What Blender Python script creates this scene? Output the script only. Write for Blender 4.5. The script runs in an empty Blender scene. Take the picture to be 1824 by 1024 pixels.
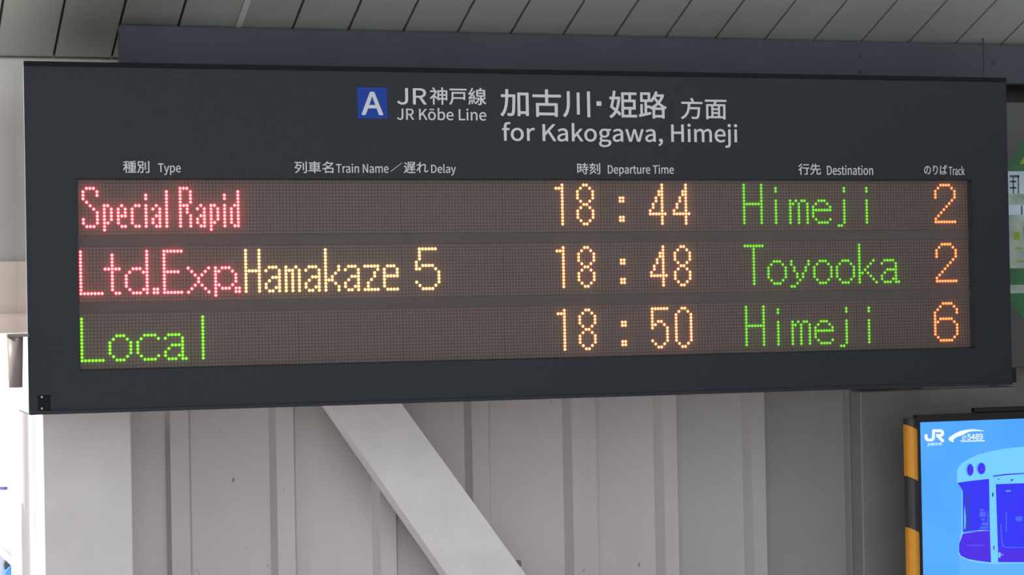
import bpy, bmesh, math, random
from mathutils import Matrix, Vector
random.seed(4)
S = bpy.context.scene
COL = S.collection

# ------------------------------------------------------------------ camera, world, sun, exposure
# metres; X runs along the departure board, Y away from the viewer, Z up.
RC = ((0.9518779, 0.0181478, -0.3059396), (-0.0140086, 0.9997783, 0.0157196), (0.3061570, -0.0106773, 0.9519211))
CX, CY, CZ = -0.75, -6.395, 2.60
FPX = 3915.6
cam = bpy.data.cameras.new('camera')
cam.sensor_width = 36.0
cam.lens = FPX / 1824 * 36
cam.clip_end = 500
co = bpy.data.objects.new('camera', cam)
COL.objects.link(co)
def w_(v): return Vector((v[0], v[2], -v[1]))
right, down, fwd = w_(RC[0]), w_(RC[1]), w_(RC[2])
m = Matrix((right, -down, -fwd)).transposed().to_4x4()
m.translation = (CX, CY, CZ)
co.matrix_world = m
S.camera = co

SKY = 1.7
wd = bpy.data.worlds.new('sky')
S.world = wd
wd.use_nodes = True
bg = wd.node_tree.nodes['Background']
bg.inputs['Color'].default_value = (0.90, 0.95, 1.0, 1)
bg.inputs['Strength'].default_value = SKY

sl = bpy.data.lights.new('sun', 'SUN')
sl.energy = 9.0
sl.angle = math.radians(1.0)
sl.color = (1.0, 0.93, 0.86)
so = bpy.data.objects.new('sun', sl)
COL.objects.link(so)
so.rotation_euler = Vector((1.0, -0.03, -0.72)).to_track_quat('-Z', 'Y').to_euler()
so.location = (-6, 0, 8)

S.view_settings.view_transform = 'Standard'
S.view_settings.look = 'None'
S.view_settings.gamma = 1.0
S.view_settings.use_curve_mapping = False
S.view_settings.exposure = 0.0

# ------------------------------------------------------------------ helpers
def at(px, py, Y):
    """world point on the depth plane Y that the photograph shows at a pixel"""
    a, b = (px - 912) / FPX, (py - 512) / FPX
    d = right * a + down * b + fwd
    s = (Y - CY) / d.y
    return Vector((CX + d.x * s, Y, CZ + d.z * s))

def srgb(r, g, b):
    def f(c):
        c /= 255
        return c / 12.92 if c <= .04045 else ((c + .055) / 1.055) ** 2.4
    return (f(r), f(g), f(b), 1)

def nodes(name):
    mt = bpy.data.materials.new(name)
    mt.use_nodes = True
    nt = mt.node_tree
    return mt, nt, nt.nodes['Principled BSDF']

def N(nt, kind, **kw):
    n = nt.nodes.new(kind)
    for k, v in kw.items():
        setattr(n, k, v)
    return n

def mat(name, col, rough=.6, metal=0, var=.06, scale=6, spec=.4, stain=None, stretch=(1, 1, 1), bump=0):
    """painted or metal surface with a little procedural unevenness"""
    mt, nt, b = nodes(name)
    L = nt.links.new
    tc = N(nt, 'ShaderNodeTexCoord')
    mp = N(nt, 'ShaderNodeMapping')
    mp.inputs['Scale'].default_value = stretch
    L(tc.outputs['Object'], mp.inputs['Vector'])
    nz = N(nt, 'ShaderNodeTexNoise')
    nz.inputs['Scale'].default_value = scale
    nz.inputs['Detail'].default_value = 5
    L(mp.outputs[0], nz.inputs['Vector'])
    rp = N(nt, 'ShaderNodeValToRGB')
    rp.color_ramp.elements[0].position = .3
    rp.color_ramp.elements[1].position = .7
    rp.color_ramp.elements[0].color = tuple(c * (1 - var) for c in col[:3]) + (1,)
    rp.color_ramp.elements[1].color = tuple(min(1, c * (1 + var)) for c in col[:3]) + (1,)
    L(nz.outputs['Fac'], rp.inputs['Fac'])
    out = rp.outputs['Color']
    if stain:                                  # small dark flecks and scuffs of the worn paint
        n2 = N(nt, 'ShaderNodeTexNoise')
        n2.inputs['Scale'].default_value = stain[1]
        n2.inputs['Detail'].default_value = 2
        mp2 = N(nt, 'ShaderNodeMapping')
        mp2.inputs['Scale'].default_value = (1, 1, .55)
        L(tc.outputs['Object'], mp2.inputs['Vector'])
        L(mp2.outputs[0], n2.inputs['Vector'])
        r2 = N(nt, 'ShaderNodeValToRGB')
        r2.color_ramp.elements[0].position = stain[2]
        r2.color_ramp.elements[1].position = stain[2] + .05
        L(n2.outputs['Fac'], r2.inputs['Fac'])
        mx = N(nt, 'ShaderNodeMix', data_type='RGBA')
        L(r2.outputs['Color'], mx.inputs['Factor'])
        L(out, mx.inputs[6])
        mx.inputs[7].default_value = stain[0]
        out = mx.outputs[2]
    L(out, b.inputs['Base Color'])
    b.inputs['Roughness'].default_value = rough
    b.inputs['Metallic'].default_value = metal
    b.inputs['Specular IOR Level'].default_value = spec
    if bump:
        bp = N(nt, 'ShaderNodeBump')
        bp.inputs['Strength'].default_value = bump
        bp.inputs['Distance'].default_value = .002
        L(nz.outputs['Fac'], bp.inputs['Height'])
        L(bp.outputs[0], b.inputs['Normal'])
    return mt

def glow(name, col, strength=1.0):
    mt, nt, b = nodes(name)
    b.inputs['Base Color'].default_value = (.02, .02, .02, 1)
    b.inputs['Roughness'].default_value = .3
    b.inputs['Emission Color'].default_value = tuple(col[:3]) + (1,)
    b.inputs['Emission Strength'].default_value = strength
    return mt

def obj(name, bm, mats, parent=None, smooth=False):
    me = bpy.data.meshes.new(name)
    bm.normal_update()
    bm.to_mesh(me)
    bm.free()
    for mm in (mats if isinstance(mats, (list, tuple)) else [mats]):
        me.materials.append(mm)
    if smooth:
        for p in me.polygons:
            p.use_smooth = True
    o = bpy.data.objects.new(name, me)
    COL.objects.link(o)
    if parent:
        o.parent = parent
        o.matrix_parent_inverse = Matrix.Translation(-parent_loc(parent))
    return o

def parent_loc(p):
    v = Vector(p.location)
    if p.parent:
        v = p.matrix_parent_inverse @ v
        v = v + parent_loc(p.parent)
    return v

def thing(name, label, cat, loc, group=None):
    o = bpy.data.objects.new(name, None)
    o.empty_display_size = .1
    COL.objects.link(o)
    o.location = loc
    return tag(o, label, cat, group)

def tag(o, label, cat, group=None):
    o['label'] = label
    o['category'] = cat
    if group:
        o['group'] = group
    return o

def struct(o):
    o['kind'] = 'structure'
    return o

def bx(bm, x0, x1, y0, y1, z0, z1, mi=0):
    vs = [bm.verts.new(p) for p in ((x0, y0, z0), (x1, y0, z0), (x1, y1, z0), (x0, y1, z0), (x0, y0, z1), (x1, y0, z1), (x1, y1, z1), (x0, y1, z1))]
    for f in ((0, 3, 2, 1), (4, 5, 6, 7), (0, 1, 5, 4), (1, 2, 6, 5), (2, 3, 7, 6), (3, 0, 4, 7)):
        bm.faces.new([vs[i] for i in f]).material_index = mi
    return vs

def bevel(bm, w, seg=2):
    bmesh.ops.bevel(bm, geom=list(bm.edges), offset=w, segments=seg, affect='EDGES', profile=.5)

def box(x0, x1, y0, y1, z0, z1, bw=0):
    bm = bmesh.new()
    bx(bm, x0, x1, y0, y1, z0, z1)
    if bw:
        bevel(bm, bw)
    return bm

def prism(bm, pts, y0, y1, mi=0):
    """polygon in the X-Z plane (x, z), extruded from y0 (front) to y1"""
    a = [bm.verts.new((p[0], y0, p[1])) for p in pts]
    b = [bm.verts.new((p[0], y1, p[1])) for p in pts]
    n = len(pts)
    fs = [bm.faces.new(a), bm.faces.new(b[::-1])]
    for i in range(n):
        fs.append(bm.faces.new((a[i], b[i], b[(i + 1) % n], a[(i + 1) % n])))
    for f in fs:
        f.material_index = mi
    return fs

def fixn(bm):
    bmesh.ops.recalc_face_normals(bm, faces=list(bm.faces))
    return bm

def cyl(bm, cx, cy, z0, z1, r0, r1=None, n=24):
    r1 = r0 if r1 is None else r1
    a = [bm.verts.new((cx + r0 * math.cos(2 * math.pi * k / n), cy + r0 * math.sin(2 * math.pi * k / n), z0)) for k in range(n)]
    b = [bm.verts.new((cx + r1 * math.cos(2 * math.pi * k / n), cy + r1 * math.sin(2 * math.pi * k / n), z1)) for k in range(n)]
    bm.faces.new(a[::-1])
    bm.faces.new(b)
    for i in range(n):
        bm.faces.new((a[i], a[(i + 1) % n], b[(i + 1) % n], b[i]))

GLYPHS = {",":[[[24,-60,26,-67,58,-53],[77,-27,77,7,77,30],[67,44,50,44,37,44],[26,36,26,22,26,8],[37,-1,50,-1,51,-1],[52,0,54,0,53,-21],[40,-38,19,-48,21,-54]]],"4":[[[119,24,119,0,129,0],[139,0,149,0,149,24],[149,47,149,71,161,71],[172,71,183,71,183,79],[183,88,183,96,172,96],[161,96,149,96,149,150],[149,203,149,257,137,257],[126,257,114,257,78,202],[43,147,7,92,7,85],[7,78,7,71,44,71],[82,71,119,71,119,47]],[[119,123,119,96,93,96],[67,96,40,96,60,125],[79,155,99,184,106,196],[113,209,119,222,120,222],[120,222,121,222,120,209],[119,188,119,175,119,149]]],"5":[[[51,-5,92,-5,135,-5],[176,27,176,83,176,140],[141,165,98,165,83,165],[71,161,60,155,62,180],[64,205,67,229,99,229],[131,229,163,229,163,238],[163,248,163,257,122,257],[80,257,39,257,36,217],[33,177,30,137,36,133],[42,130,47,126,62,136],[73,141,90,141,122,141],[143,119,143,83,143,45],[119,22,89,22,59,22],[40,36,26,50,20,43],[15,36,9,29,27,12]]],"8":[[[50,-5,98,-5,146,-5],[178,25,178,62,178,97],[158,116,135,129,135,130],[135,130,135,131,150,143],[169,166,169,193,169,232],[143,261,99,261,59,261],[28,234,28,195,28,168],[44,149,63,136,63,136],[63,135,63,135,40,122],[16,98,16,64,16,24]],[[133,155,116,139,85,151],[57,165,57,195,57,220],[75,237,98,237,126,237],[142,217,142,191,142,172]],[[128,19,98,19,68,19],[44,39,44,67,44,91],[59,111,80,125,116,110],[148,97,148,63,148,37]]],"9":[[[54,-5,82,-5,130,-5],[175,35,175,139,175,221],[138,261,89,261,49,261],[15,228,15,178,15,125],[43,97,86,97,107,97],[130,110,145,129,143,49],[114,22,81,22,64,22],[49,29,38,42,32,35],[26,28,20,22,35,7]],[[141,208,145,155,128,131],[109,121,91,121,61,121],[46,144,46,178,46,213],[64,236,89,236,122,236]]],"A":[[[30,86,1,0,12,0],[23,0,34,0,42,26],[51,52,59,78,90,78],[121,78,153,78,161,52],[169,26,177,0,189,0],[200,0,211,0,182,86],[153,171,124,257,112,257],[100,257,88,257,59,171]],[[93,104,67,104,71,117],[75,130,79,144,89,173],[97,200,105,230,106,230],[106,230,106,230,115,201],[123,173,132,144,136,130],[141,117,145,104,119,104]]],"D":[[[35,86,35,0,57,0],[79,0,101,0,178,0],[220,48,220,129,220,211],[178,257,99,257,78,257],[57,257,35,257,35,171]],[[77,27,68,27,68,95],[68,162,68,230,77,230],[87,230,97,230,157,230],[187,194,187,129,187,64],[157,27,97,27,87,27]]],"H":[[[35,86,35,0,46,0],[57,0,68,0,68,40],[68,81,68,121,107,121],[147,121,187,121,187,81],[187,40,187,0,198,0],[209,0,220,0,220,86],[220,171,220,257,209,257],[198,257,187,257,187,221],[187,185,187,149,147,149],[107,149,68,149,68,185],[68,221,68,257,57,257],[46,257,35,257,35,171]]],"J":[[[50,-5,83,-5,133,-5],[154,31,154,75,154,136],[154,196,154,257,143,257],[132,257,121,257,121,197],[121,138,121,78,121,40],[107,24,80,24,61,24],[47,32,35,53,28,47],[20,42,12,36,27,9]]],"K":[[[35,86,35,0,46,0],[57,0,68,0,68,27],[68,54,68,81,82,99],[97,116,112,134,137,89],[163,45,189,0,201,0],[213,0,225,0,194,53],[163,106,132,159,159,192],[186,224,213,257,200,257],[188,257,176,257,140,214],[104,171,68,128,68,128],[68,128,68,128,68,171],[68,214,68,257,57,257],[46,257,35,257,35,171]]],"L":[[[35,86,35,0,84,0],[132,0,180,0,180,9],[180,18,180,28,143,28],[105,28,68,28,68,104],[68,180,68,257,57,257],[46,257,35,257,35,171]]],"N":[[[35,86,35,0,46,0],[56,0,66,0,66,45],[66,90,66,135,66,162],[63,189,62,215,62,215],[63,215,63,215,73,197],[82,180,91,162,122,108],[153,54,185,0,196,0],[207,0,218,0,218,86],[218,171,218,257,208,257],[197,257,187,257,187,212],[187,168,187,123,187,97],[189,68,192,42,191,42],[190,42,190,42,181,60],[171,77,162,95,131,149],[100,203,68,257,57,257],[46,257,35,257,35,171]]],"R":[[[82,135,68,135,68,167],[68,199,68,230,82,230],[96,230,111,230,151,230],[173,218,173,185,173,151],[151,135,111,135,96,135]],[[155,36,176,0,188,0],[200,0,213,0,191,37],[169,75,147,112,182,121],[205,145,205,185,205,238],[168,257,116,257,89,257],[62,257,35,257,35,171],[35,86,35,0,46,0],[57,0,68,0,68,36],[68,73,68,109,83,109],[98,109,114,109,135,73]]],"T":[[[89,76,89,0,99,0],[110,0,121,0,121,76],[121,153,121,229,147,229],[173,229,199,229,199,238],[199,248,199,257,136,257],[74,257,11,257,11,248],[11,238,11,229,37,229],[63,229,89,229,89,153]]],"a":[[[44,-5,76,-5,99,-5],[121,8,139,23,139,23],[140,23,140,23,141,15],[142,8,143,0,152,0],[160,0,169,0,169,39],[169,78,169,117,169,164],[150,195,103,195,72,195],[46,181,29,170,33,163],[37,155,41,148,56,158],[76,168,98,168,129,168],[137,145,137,120,56,111],[21,91,21,49,21,15]],[[103,21,85,21,66,21],[51,30,51,51,51,76],[73,92,137,99,137,81],[137,64,137,46,119,30]]],"b":[[[98,-5,116,-5,159,-5],[199,33,199,98,199,157],[172,195,123,195,102,195],[81,183,63,168,63,180],[64,191,64,202,64,228],[64,253,64,279,54,279],[43,279,32,279,32,186],[32,93,32,0,41,0],[49,0,58,0,59,7],[60,13,61,20,61,20],[62,20,62,20,78,5]],[[142,22,111,22,98,22],[81,27,64,42,64,75],[64,109,64,142,82,159],[99,168,115,168,151,168],[165,140,165,98,165,51]]],"c":[[[57,-5,107,-5,130,-5],[152,5,169,19,164,26],[159,34,155,41,143,30],[127,22,110,22,75,22],[51,51,51,95,51,139],[76,168,111,168,126,168],[138,161,149,152,154,159],[160,166,165,173,152,185],[134,195,110,195,61,195],[18,158,18,95,18,32]]],"e":[[[58,-5,109,-5,135,-5],[155,4,172,15,168,22],[164,29,160,36,146,27],[131,21,113,21,77,21],[52,47,50,88,92,88],[135,88,178,88,179,92],[179,99,179,106,179,160],[152,195,103,195,60,195],[18,157,18,95,18,32]],[[83,110,49,110,53,148],[77,169,104,169,134,169],[151,149,151,110,117,110]]],"f":[[[12,172,12,164,20,164],[29,164,37,164,37,109],[37,55,37,0,48,0],[59,0,69,0,69,55],[69,109,69,164,83,164],[96,164,110,164,110,173],[110,181,110,190,96,190],[83,190,69,190,69,200],[69,210,69,220,69,245],[78,258,96,258,103,258],[111,256,118,252,120,261],[122,269,125,277,116,281],[105,283,93,283,55,283],[37,259,37,221,37,210],[37,200,37,190,29,190],[20,189,12,188,12,180]]],"g":[[[50,-88,96,-88,155,-88],[193,-57,193,-22,193,10],[170,23,126,23,114,23],[101,23,89,23,63,23],[56,32,56,44,56,55],[61,61,68,67,76,63],[87,60,96,60,135,60],[166,86,166,126,166,143],[159,157,150,166,163,166],[176,166,189,166,189,174],[189,182,189,190,167,190],[145,190,123,190,116,193],[107,195,96,195,58,195],[25,169,25,127,25,104],[37,86,50,76,50,76],[50,75,50,75,40,68],[29,55,29,39,29,24],[36,14,46,8,46,7],[46,7,46,6,28,-5],[18,-20,18,-37,18,-69]],[[118,82,96,82,74,82],[56,99,56,127,56,155],[74,172,96,172,119,172],[137,155,137,127,137,99]],[[138,-65,101,-65,66,-65],[46,-53,46,-32,46,-21],[51,-10,65,0,74,-2],[83,-3,90,-3,101,-3],[112,-3,123,-3,148,-3],[161,-9,161,-27,161,-47]]],"i":[[[32,63,32,0,43,0],[54,0,64,0,64,63],[64,127,64,190,54,190],[43,190,32,190,32,127]],[[36,229,48,229,61,229],[70,238,70,251,70,263],[61,271,48,271,36,271],[27,263,27,251,27,238]]],"j":[[[1,-85,12,-85,50,-85],[64,-61,64,-22,64,49],[64,120,64,190,54,190],[43,190,33,190,33,120],[33,49,33,-22,33,-45],[28,-59,9,-59,2,-59],[-4,-57,-9,-56,-11,-64],[-13,-72,-15,-80,-9,-83]],[[36,229,48,229,61,229],[70,238,70,251,70,263],[61,271,48,271,36,271],[27,263,27,251,27,238]]],"k":[[[32,93,32,0,43,0],[53,0,64,0,64,17],[64,33,64,50,76,64],[88,78,99,92,118,61],[137,31,155,0,167,0],[178,0,190,0,166,38],[142,76,118,113,139,139],[160,165,181,190,169,190],[158,190,146,190,119,157],[92,123,65,90,65,90],[64,90,64,90,64,153],[64,216,64,279,53,279],[43,279,32,279,32,186]]],"l":[[[42,-5,66,-5,75,-5],[80,-3,84,-2,83,6],[81,15,80,23,76,22],[75,22,73,22,68,22],[64,26,64,36,64,117],[64,198,64,279,54,279],[43,279,32,279,32,198],[32,118,32,38,32,11]]],"m":[[[32,63,32,0,43,0],[54,0,64,0,64,46],[64,92,64,138,82,158],[98,167,112,167,136,167],[147,152,147,116,147,77],[147,39,147,0,158,0],[169,0,179,0,179,46],[179,92,179,138,197,158],[213,167,227,167,251,167],[263,152,263,116,263,77],[263,39,263,0,273,0],[284,0,294,0,294,40],[294,80,294,120,294,169],[276,195,237,195,214,195],[194,180,174,159,166,181],[151,195,121,195,99,195],[79,181,62,162,62,162],[62,162,62,162,61,172],[60,181,58,190,50,190],[41,190,32,190,32,127]]],"n":[[[32,63,32,0,43,0],[54,0,64,0,64,46],[64,92,64,138,83,157],[97,167,116,167,141,167],[152,152,152,116,152,77],[152,39,152,0,163,0],[174,0,184,0,184,40],[184,80,184,120,184,169],[166,195,126,195,100,195],[80,181,62,162,62,162],[62,162,62,162,61,172],[60,181,58,190,50,190],[41,190,32,190,32,127]]],"o":[[[60,-5,106,-5,153,-5],[194,32,194,95,194,158],[153,195,106,195,60,195],[18,158,18,95,18,32]],[[139,22,106,22,73,22],[51,51,51,95,51,139],[73,168,106,168,139,168],[161,139,161,95,161,51]]],"p":[[[32,10,32,-80,43,-80],[54,-80,64,-80,64,-59],[64,-37,64,-16,64,-5],[64,6,63,18,81,3],[99,-5,116,-5,159,-5],[199,33,199,98,199,157],[172,195,123,195,101,195],[79,182,62,168,62,168],[62,168,62,168,61,175],[60,183,58,190,50,190],[41,190,32,190,32,100]],[[142,22,111,22,98,22],[81,27,64,42,64,75],[64,109,64,142,83,159],[99,168,115,168,151,168],[165,140,165,98,165,51]]],"r":[[[32,63,32,0,43,0],[54,0,64,0,64,41],[64,81,64,122,77,154],[96,166,112,166,120,166],[124,165,131,163,133,172],[135,182,137,191,131,194],[125,195,116,195,95,195],[76,180,62,155,62,155],[62,155,62,155,61,167],[60,179,58,190,50,190],[41,190,32,190,32,127]]],"s":[[[55,-5,82,-5,127,-5],[151,21,151,52,151,88],[121,99,93,110,72,118],[52,125,52,143,52,158],[63,170,88,170,104,170],[118,163,131,153,136,160],[141,167,146,173,132,185],[111,195,87,195,46,195],[22,171,22,141,22,109],[50,96,77,86,98,78],[120,69,120,50,120,34],[108,20,83,20,60,20],[43,29,27,43,21,36],[16,29,11,22,29,7]]],"t":[[[51,-5,92,-5,104,-5],[116,-1,127,2,125,11],[123,19,121,27,114,24],[106,21,99,21,77,21],[70,35,70,58,70,93],[70,129,70,164,87,164],[104,164,121,164,121,173],[121,181,121,190,104,190],[87,190,70,190,70,208],[70,226,70,244,61,244],[52,244,43,244,42,226],[41,208,40,190,30,190],[19,189,9,188,9,180],[9,172,9,164,19,164],[28,164,38,164,38,129],[38,94,38,59,38,21]]],"u":[[[48,-5,88,-5,114,-5],[133,9,151,30,151,30],[151,30,152,30,152,20],[153,10,154,0,163,0],[172,0,181,0,181,63],[181,127,181,190,170,190],[159,190,149,190,149,145],[149,100,149,55,131,33],[117,23,97,23,72,23],[62,38,62,74,62,112],[62,151,62,190,51,190],[40,190,29,190,29,150],[29,110,29,70,29,21]]],"w":[[[45,63,62,0,75,0],[87,0,99,0,108,34],[117,68,126,102,131,120],[135,138,139,157,140,157],[141,157,141,157,146,138],[149,120,154,103,163,68],[172,34,181,0,194,0],[207,0,220,0,237,63],[255,127,272,190,261,190],[251,190,241,190,232,153],[222,117,213,80,209,62],[206,45,202,27,201,27],[201,27,200,27,195,45],[191,62,187,80,177,117],[167,153,157,190,146,190],[136,190,126,190,116,153],[106,117,96,80,91,62],[87,45,83,27,83,27],[82,27,82,27,78,45],[74,62,70,80,61,117],[51,153,42,190,31,190],[20,190,9,190,27,127]]],"y":[[[27,-82,35,-82,73,-82],[93,-53,106,-16,130,53],[154,121,178,190,167,190],[157,190,147,190,135,155],[124,120,112,85,107,68],[102,48,97,31,96,31],[96,31,95,31,89,49],[82,68,76,85,63,120],[51,155,38,190,27,190],[16,190,5,190,30,127],[55,63,81,0,79,-5],[78,-10,77,-15,69,-38],[55,-56,34,-56,29,-56],[23,-54,19,-53,17,-61],[15,-70,13,-78,19,-81]]],"ō":[[[60,-5,106,-5,153,-5],[194,32,194,95,194,158],[153,195,106,195,60,195],[18,158,18,95,18,32]],[[139,22,106,22,73,22],[51,51,51,95,51,139],[73,168,106,168,139,168],[161,139,161,95,161,51]],[[55,243,55,235,89,235],[123,235,158,235,158,243],[158,250,158,258,123,258],[89,258,55,258,55,250]]]}
STRINGS = {"A":[["A",0]],"JR":[["J",0],["R",188]],"JR Kōbe Line":[["J",0],["R",188],["K",488],["ō",714],["b",927],["e",1143],["L",1416],["i",1606],["n",1702],["e",1915]],"for Kakogawa, Himeji":[["f",0],["o",114],["r",326],["K",541],["a",766],["k",964],["o",1157],["g",1369],["a",1566],["w",1764],["a",2044],[",",2241],["H",2418],["i",2673],["m",2769],["e",3093],["j",3286],["i",3383]],"Type":[["T",0],["y",209],["p",392],["e",609]],"Train Name":[["T",0],["r",210],["a",345],["i",543],["n",639],["N",931],["a",1184],["m",1382],["e",1706]],"Delay":[["D",0],["e",241],["l",435],["a",534],["y",731]],"Departure Time":[["D",0],["e",241],["p",435],["a",652],["r",849],["t",985],["u",1117],["r",1330],["e",1466],["T",1738],["i",1948],["m",2044],["e",2368]],"Destination":[["D",0],["e",241],["s",435],["t",599],["i",731],["n",827],["a",1040],["t",1238],["i",1370],["o",1466],["n",1678]],"Track":[["T",0],["r",210],["a",345],["c",543],["k",722]],"e":[["e",0]],"5489":[["5",0],["4",194],["8",389],["9",583]]}

def text_curve(body, fat, shear):
    """writing as a filled flat curve: Latin from the outlines above, Japanese from the built-in font"""
    if body in STRINGS:
        cu = bpy.data.curves.new('t', 'CURVE')
        cu.dimensions = '2D'
        for ch, dx in STRINGS[body]:
            for sp in GLYPHS[ch]:
                q = cu.splines.new('BEZIER')
                q.bezier_points.add(len(sp) - 1)
                q.use_cyclic_u = True
                for bp, v in zip(q.bezier_points, sp):
                    v = [c / 1000 for c in v]
                    bp.handle_left_type = bp.handle_right_type = 'FREE'
                    bp.handle_left = (v[0] + dx / 1000 + shear * v[1], v[1], 0)
                    bp.co = (v[2] + dx / 1000 + shear * v[3], v[3], 0)
                    bp.handle_right = (v[4] + dx / 1000 + shear * v[5], v[5], 0)
        cu.fill_mode = 'BOTH'
    else:
        cu = bpy.data.curves.new('t', 'FONT')
        cu.body = body
        cu.size = 1
        cu.fill_mode = 'FRONT'
    cu.resolution_u = 5
    return cu

def text_bm(bm, body, x0, x1, z0, z1, y, depth=.0012, fat=0.0, mi=0, shear=0):
    """writing laid on the plane y (facing -Y), fitted to a box; fat thickens the strokes (share of the height)"""
    cu = text_curve(body, fat, shear)
    o = bpy.data.objects.new('t', cu)
    COL.objects.link(o)
    dg = bpy.context.evaluated_depsgraph_get()
    dg.update()
    ev = o.evaluated_get(dg)
    me = ev.to_mesh()
    xs = [v.co.x for v in me.vertices]
    ys = [v.co.y for v in me.vertices]
    ax, bx_, ay, by = min(xs), max(xs), min(ys), max(ys)
    t = bmesh.new()
    t.from_mesh(me)
    ev.to_mesh_clear()
    bpy.data.objects.remove(o)
    bpy.data.curves.remove(cu)
    e = fat * (z1 - z0)
    x0, x1, z0, z1 = x0 + e, x1 - e, z0 + e, z1 - e
    for v in t.verts:
        v.co = Vector((x0 + (v.co.x - ax) / (bx_ - ax) * (x1 - x0), y, z0 + (v.co.y - ay) / (by - ay) * (z1 - z0)))
    bmesh.ops.remove_doubles(t, verts=t.verts, dist=1e-6)
    r = bmesh.ops.extrude_face_region(t, geom=list(t.faces))
    for g in r['geom']:
        if isinstance(g, bmesh.types.BMVert):
            g.co.y -= depth
    bmesh.ops.recalc_face_normals(t, faces=list(t.faces))
    tmp = bpy.data.meshes.new('tmp')
    t.to_mesh(tmp)
    t.free()
    shifts = [(0, 0)] if not fat else [(e * math.cos(k * math.pi / 4), e * math.sin(k * math.pi / 4)) for k in range(8)]
    n0, lay = len(bm.faces), 0
    for dx, dz in shifts:
        nv = len(bm.verts)
        bm.from_mesh(tmp)
        bm.verts.ensure_lookup_table()
        lay += 2.5e-5                      # the strokes' layers lie a hair apart
        for v in bm.verts[nv:]:
            v.co.x += dx
            v.co.y -= lay
            v.co.z += dz
    bpy.data.meshes.remove(tmp)
    bm.faces.ensure_lookup_table()
    for f in bm.faces[n0:]:
        f.material_index = mi

def ptext(bm, body, pl, pr, pt, pb, Y, **kw):
    """writing that covers the photograph's box pl..pr, pt..pb on the plane Y"""
    ym, xm = (pt + pb) / 2, (pl + pr) / 2
    text_bm(bm, body, at(pl, ym, Y).x, at(pr, ym, Y).x, at(xm, pb, Y).z, at(xm, pt, Y).z, Y, **kw)

# ------------------------------------------------------------------ materials
M = {}
M['board'] = mat('board_paint', (.0195, .0245, .033), .55, var=.05, scale=60, spec=.22)
M['board_side'] = mat('board_side_metal', (.56, .55, .55), .07, metal=1, var=.02)
M['white_letter'] = mat('white_letter_film', (.58, .615, .65), .5, var=.02)
M['badge_blue'] = mat('badge_blue_film', (.006, .045, .33), .5, var=.03, spec=.2)
M['black'] = mat('black_plastic', (.012, .012, .014), .45, var=.05)
M['edging'] = mat('matt_black_edging', (.012, .013, .015), .8, var=.05, spec=.1)
M['screw'] = mat('screw_steel', (.5, .5, .5), .35, metal=1, var=.02)
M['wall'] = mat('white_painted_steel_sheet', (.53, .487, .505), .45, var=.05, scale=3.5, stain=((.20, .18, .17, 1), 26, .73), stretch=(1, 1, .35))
M['wall_grey'] = mat('grey_steel_sheet', (.285, .28, .287), .45, var=.06, scale=3.5, stretch=(1, 1, .35))  # darkest of the three sheet tones, for the wall's right end
M['wall_pale'] = mat('mid_tone_steel_sheet', (.43, .412, .425), .45, var=.05, scale=3.5, stretch=(1, 1, .35))  # tone between the white and the grey sheet
M['column'] = mat('white_painted_column_steel', (.58, .555, .58), .5, var=.05, scale=7, stain=((.25, .22, .2, 1), 22, .74))
M['brace'] = mat('white_painted_brace_steel', (.68, .655, .69), .5, var=.05, scale=9, stain=((.36, .35, .36, 1), 16, .72))
M['beam'] = mat('grey_beam_paint', (.048, .058, .074), .55, var=.07, scale=5, spec=.25)
M['ceiling'] = mat('ceiling_plank_paint', (.40, .43, .41), .5, var=.05, scale=2.5)
M['groove'] = mat('ceiling_groove', (.045, .045, .045), .8)
M['batten'] = mat('pale_batten_paint', (.62, .65, .63), .5)
M['fascia'] = mat('pale_fascia_paint', (.60, .585, .56), .6, var=.03)
M['trim'] = mat('bounce_lit_beam', (.95, .80, .74), .6, var=.03)  # colour lightened and warmed to hold daylight bounced from the ground
M['concrete'] = mat('platform_concrete', (.34, .33, .31), .8, var=.12, scale=4, bump=.3)
M['ground'] = mat('pale_ballast', (.58, .54, .50), .9, var=.15, scale=3)
M['pipe'] = mat('white_pipe_paint', (.70, .66, .66), .45, var=.02)
M['darkpipe'] = mat('dark_grey_metal', (.19, .165, .16), .45, var=.06)
M['post'] = mat('dark_grey_post_paint', (.23, .23, .23), .4, var=.06, scale=4)
M['facade'] = mat('white_render', (.85, .85, .85), .8, var=.02)
M['pale_blue'] = mat('pale_blue_glazing', (.42, .72, .80), .3, var=.05)
M['navy'] = mat('navy_metal', (.05, .06, .22), .5)
M['tarp'] = mat('blue_tarpaulin', (.06, .22, .60), .5, var=.3, scale=14, bump=.5)
M['slate'] = mat('slate_fabric', (.05, .06, .09), .8, var=.3, scale=20)

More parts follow.
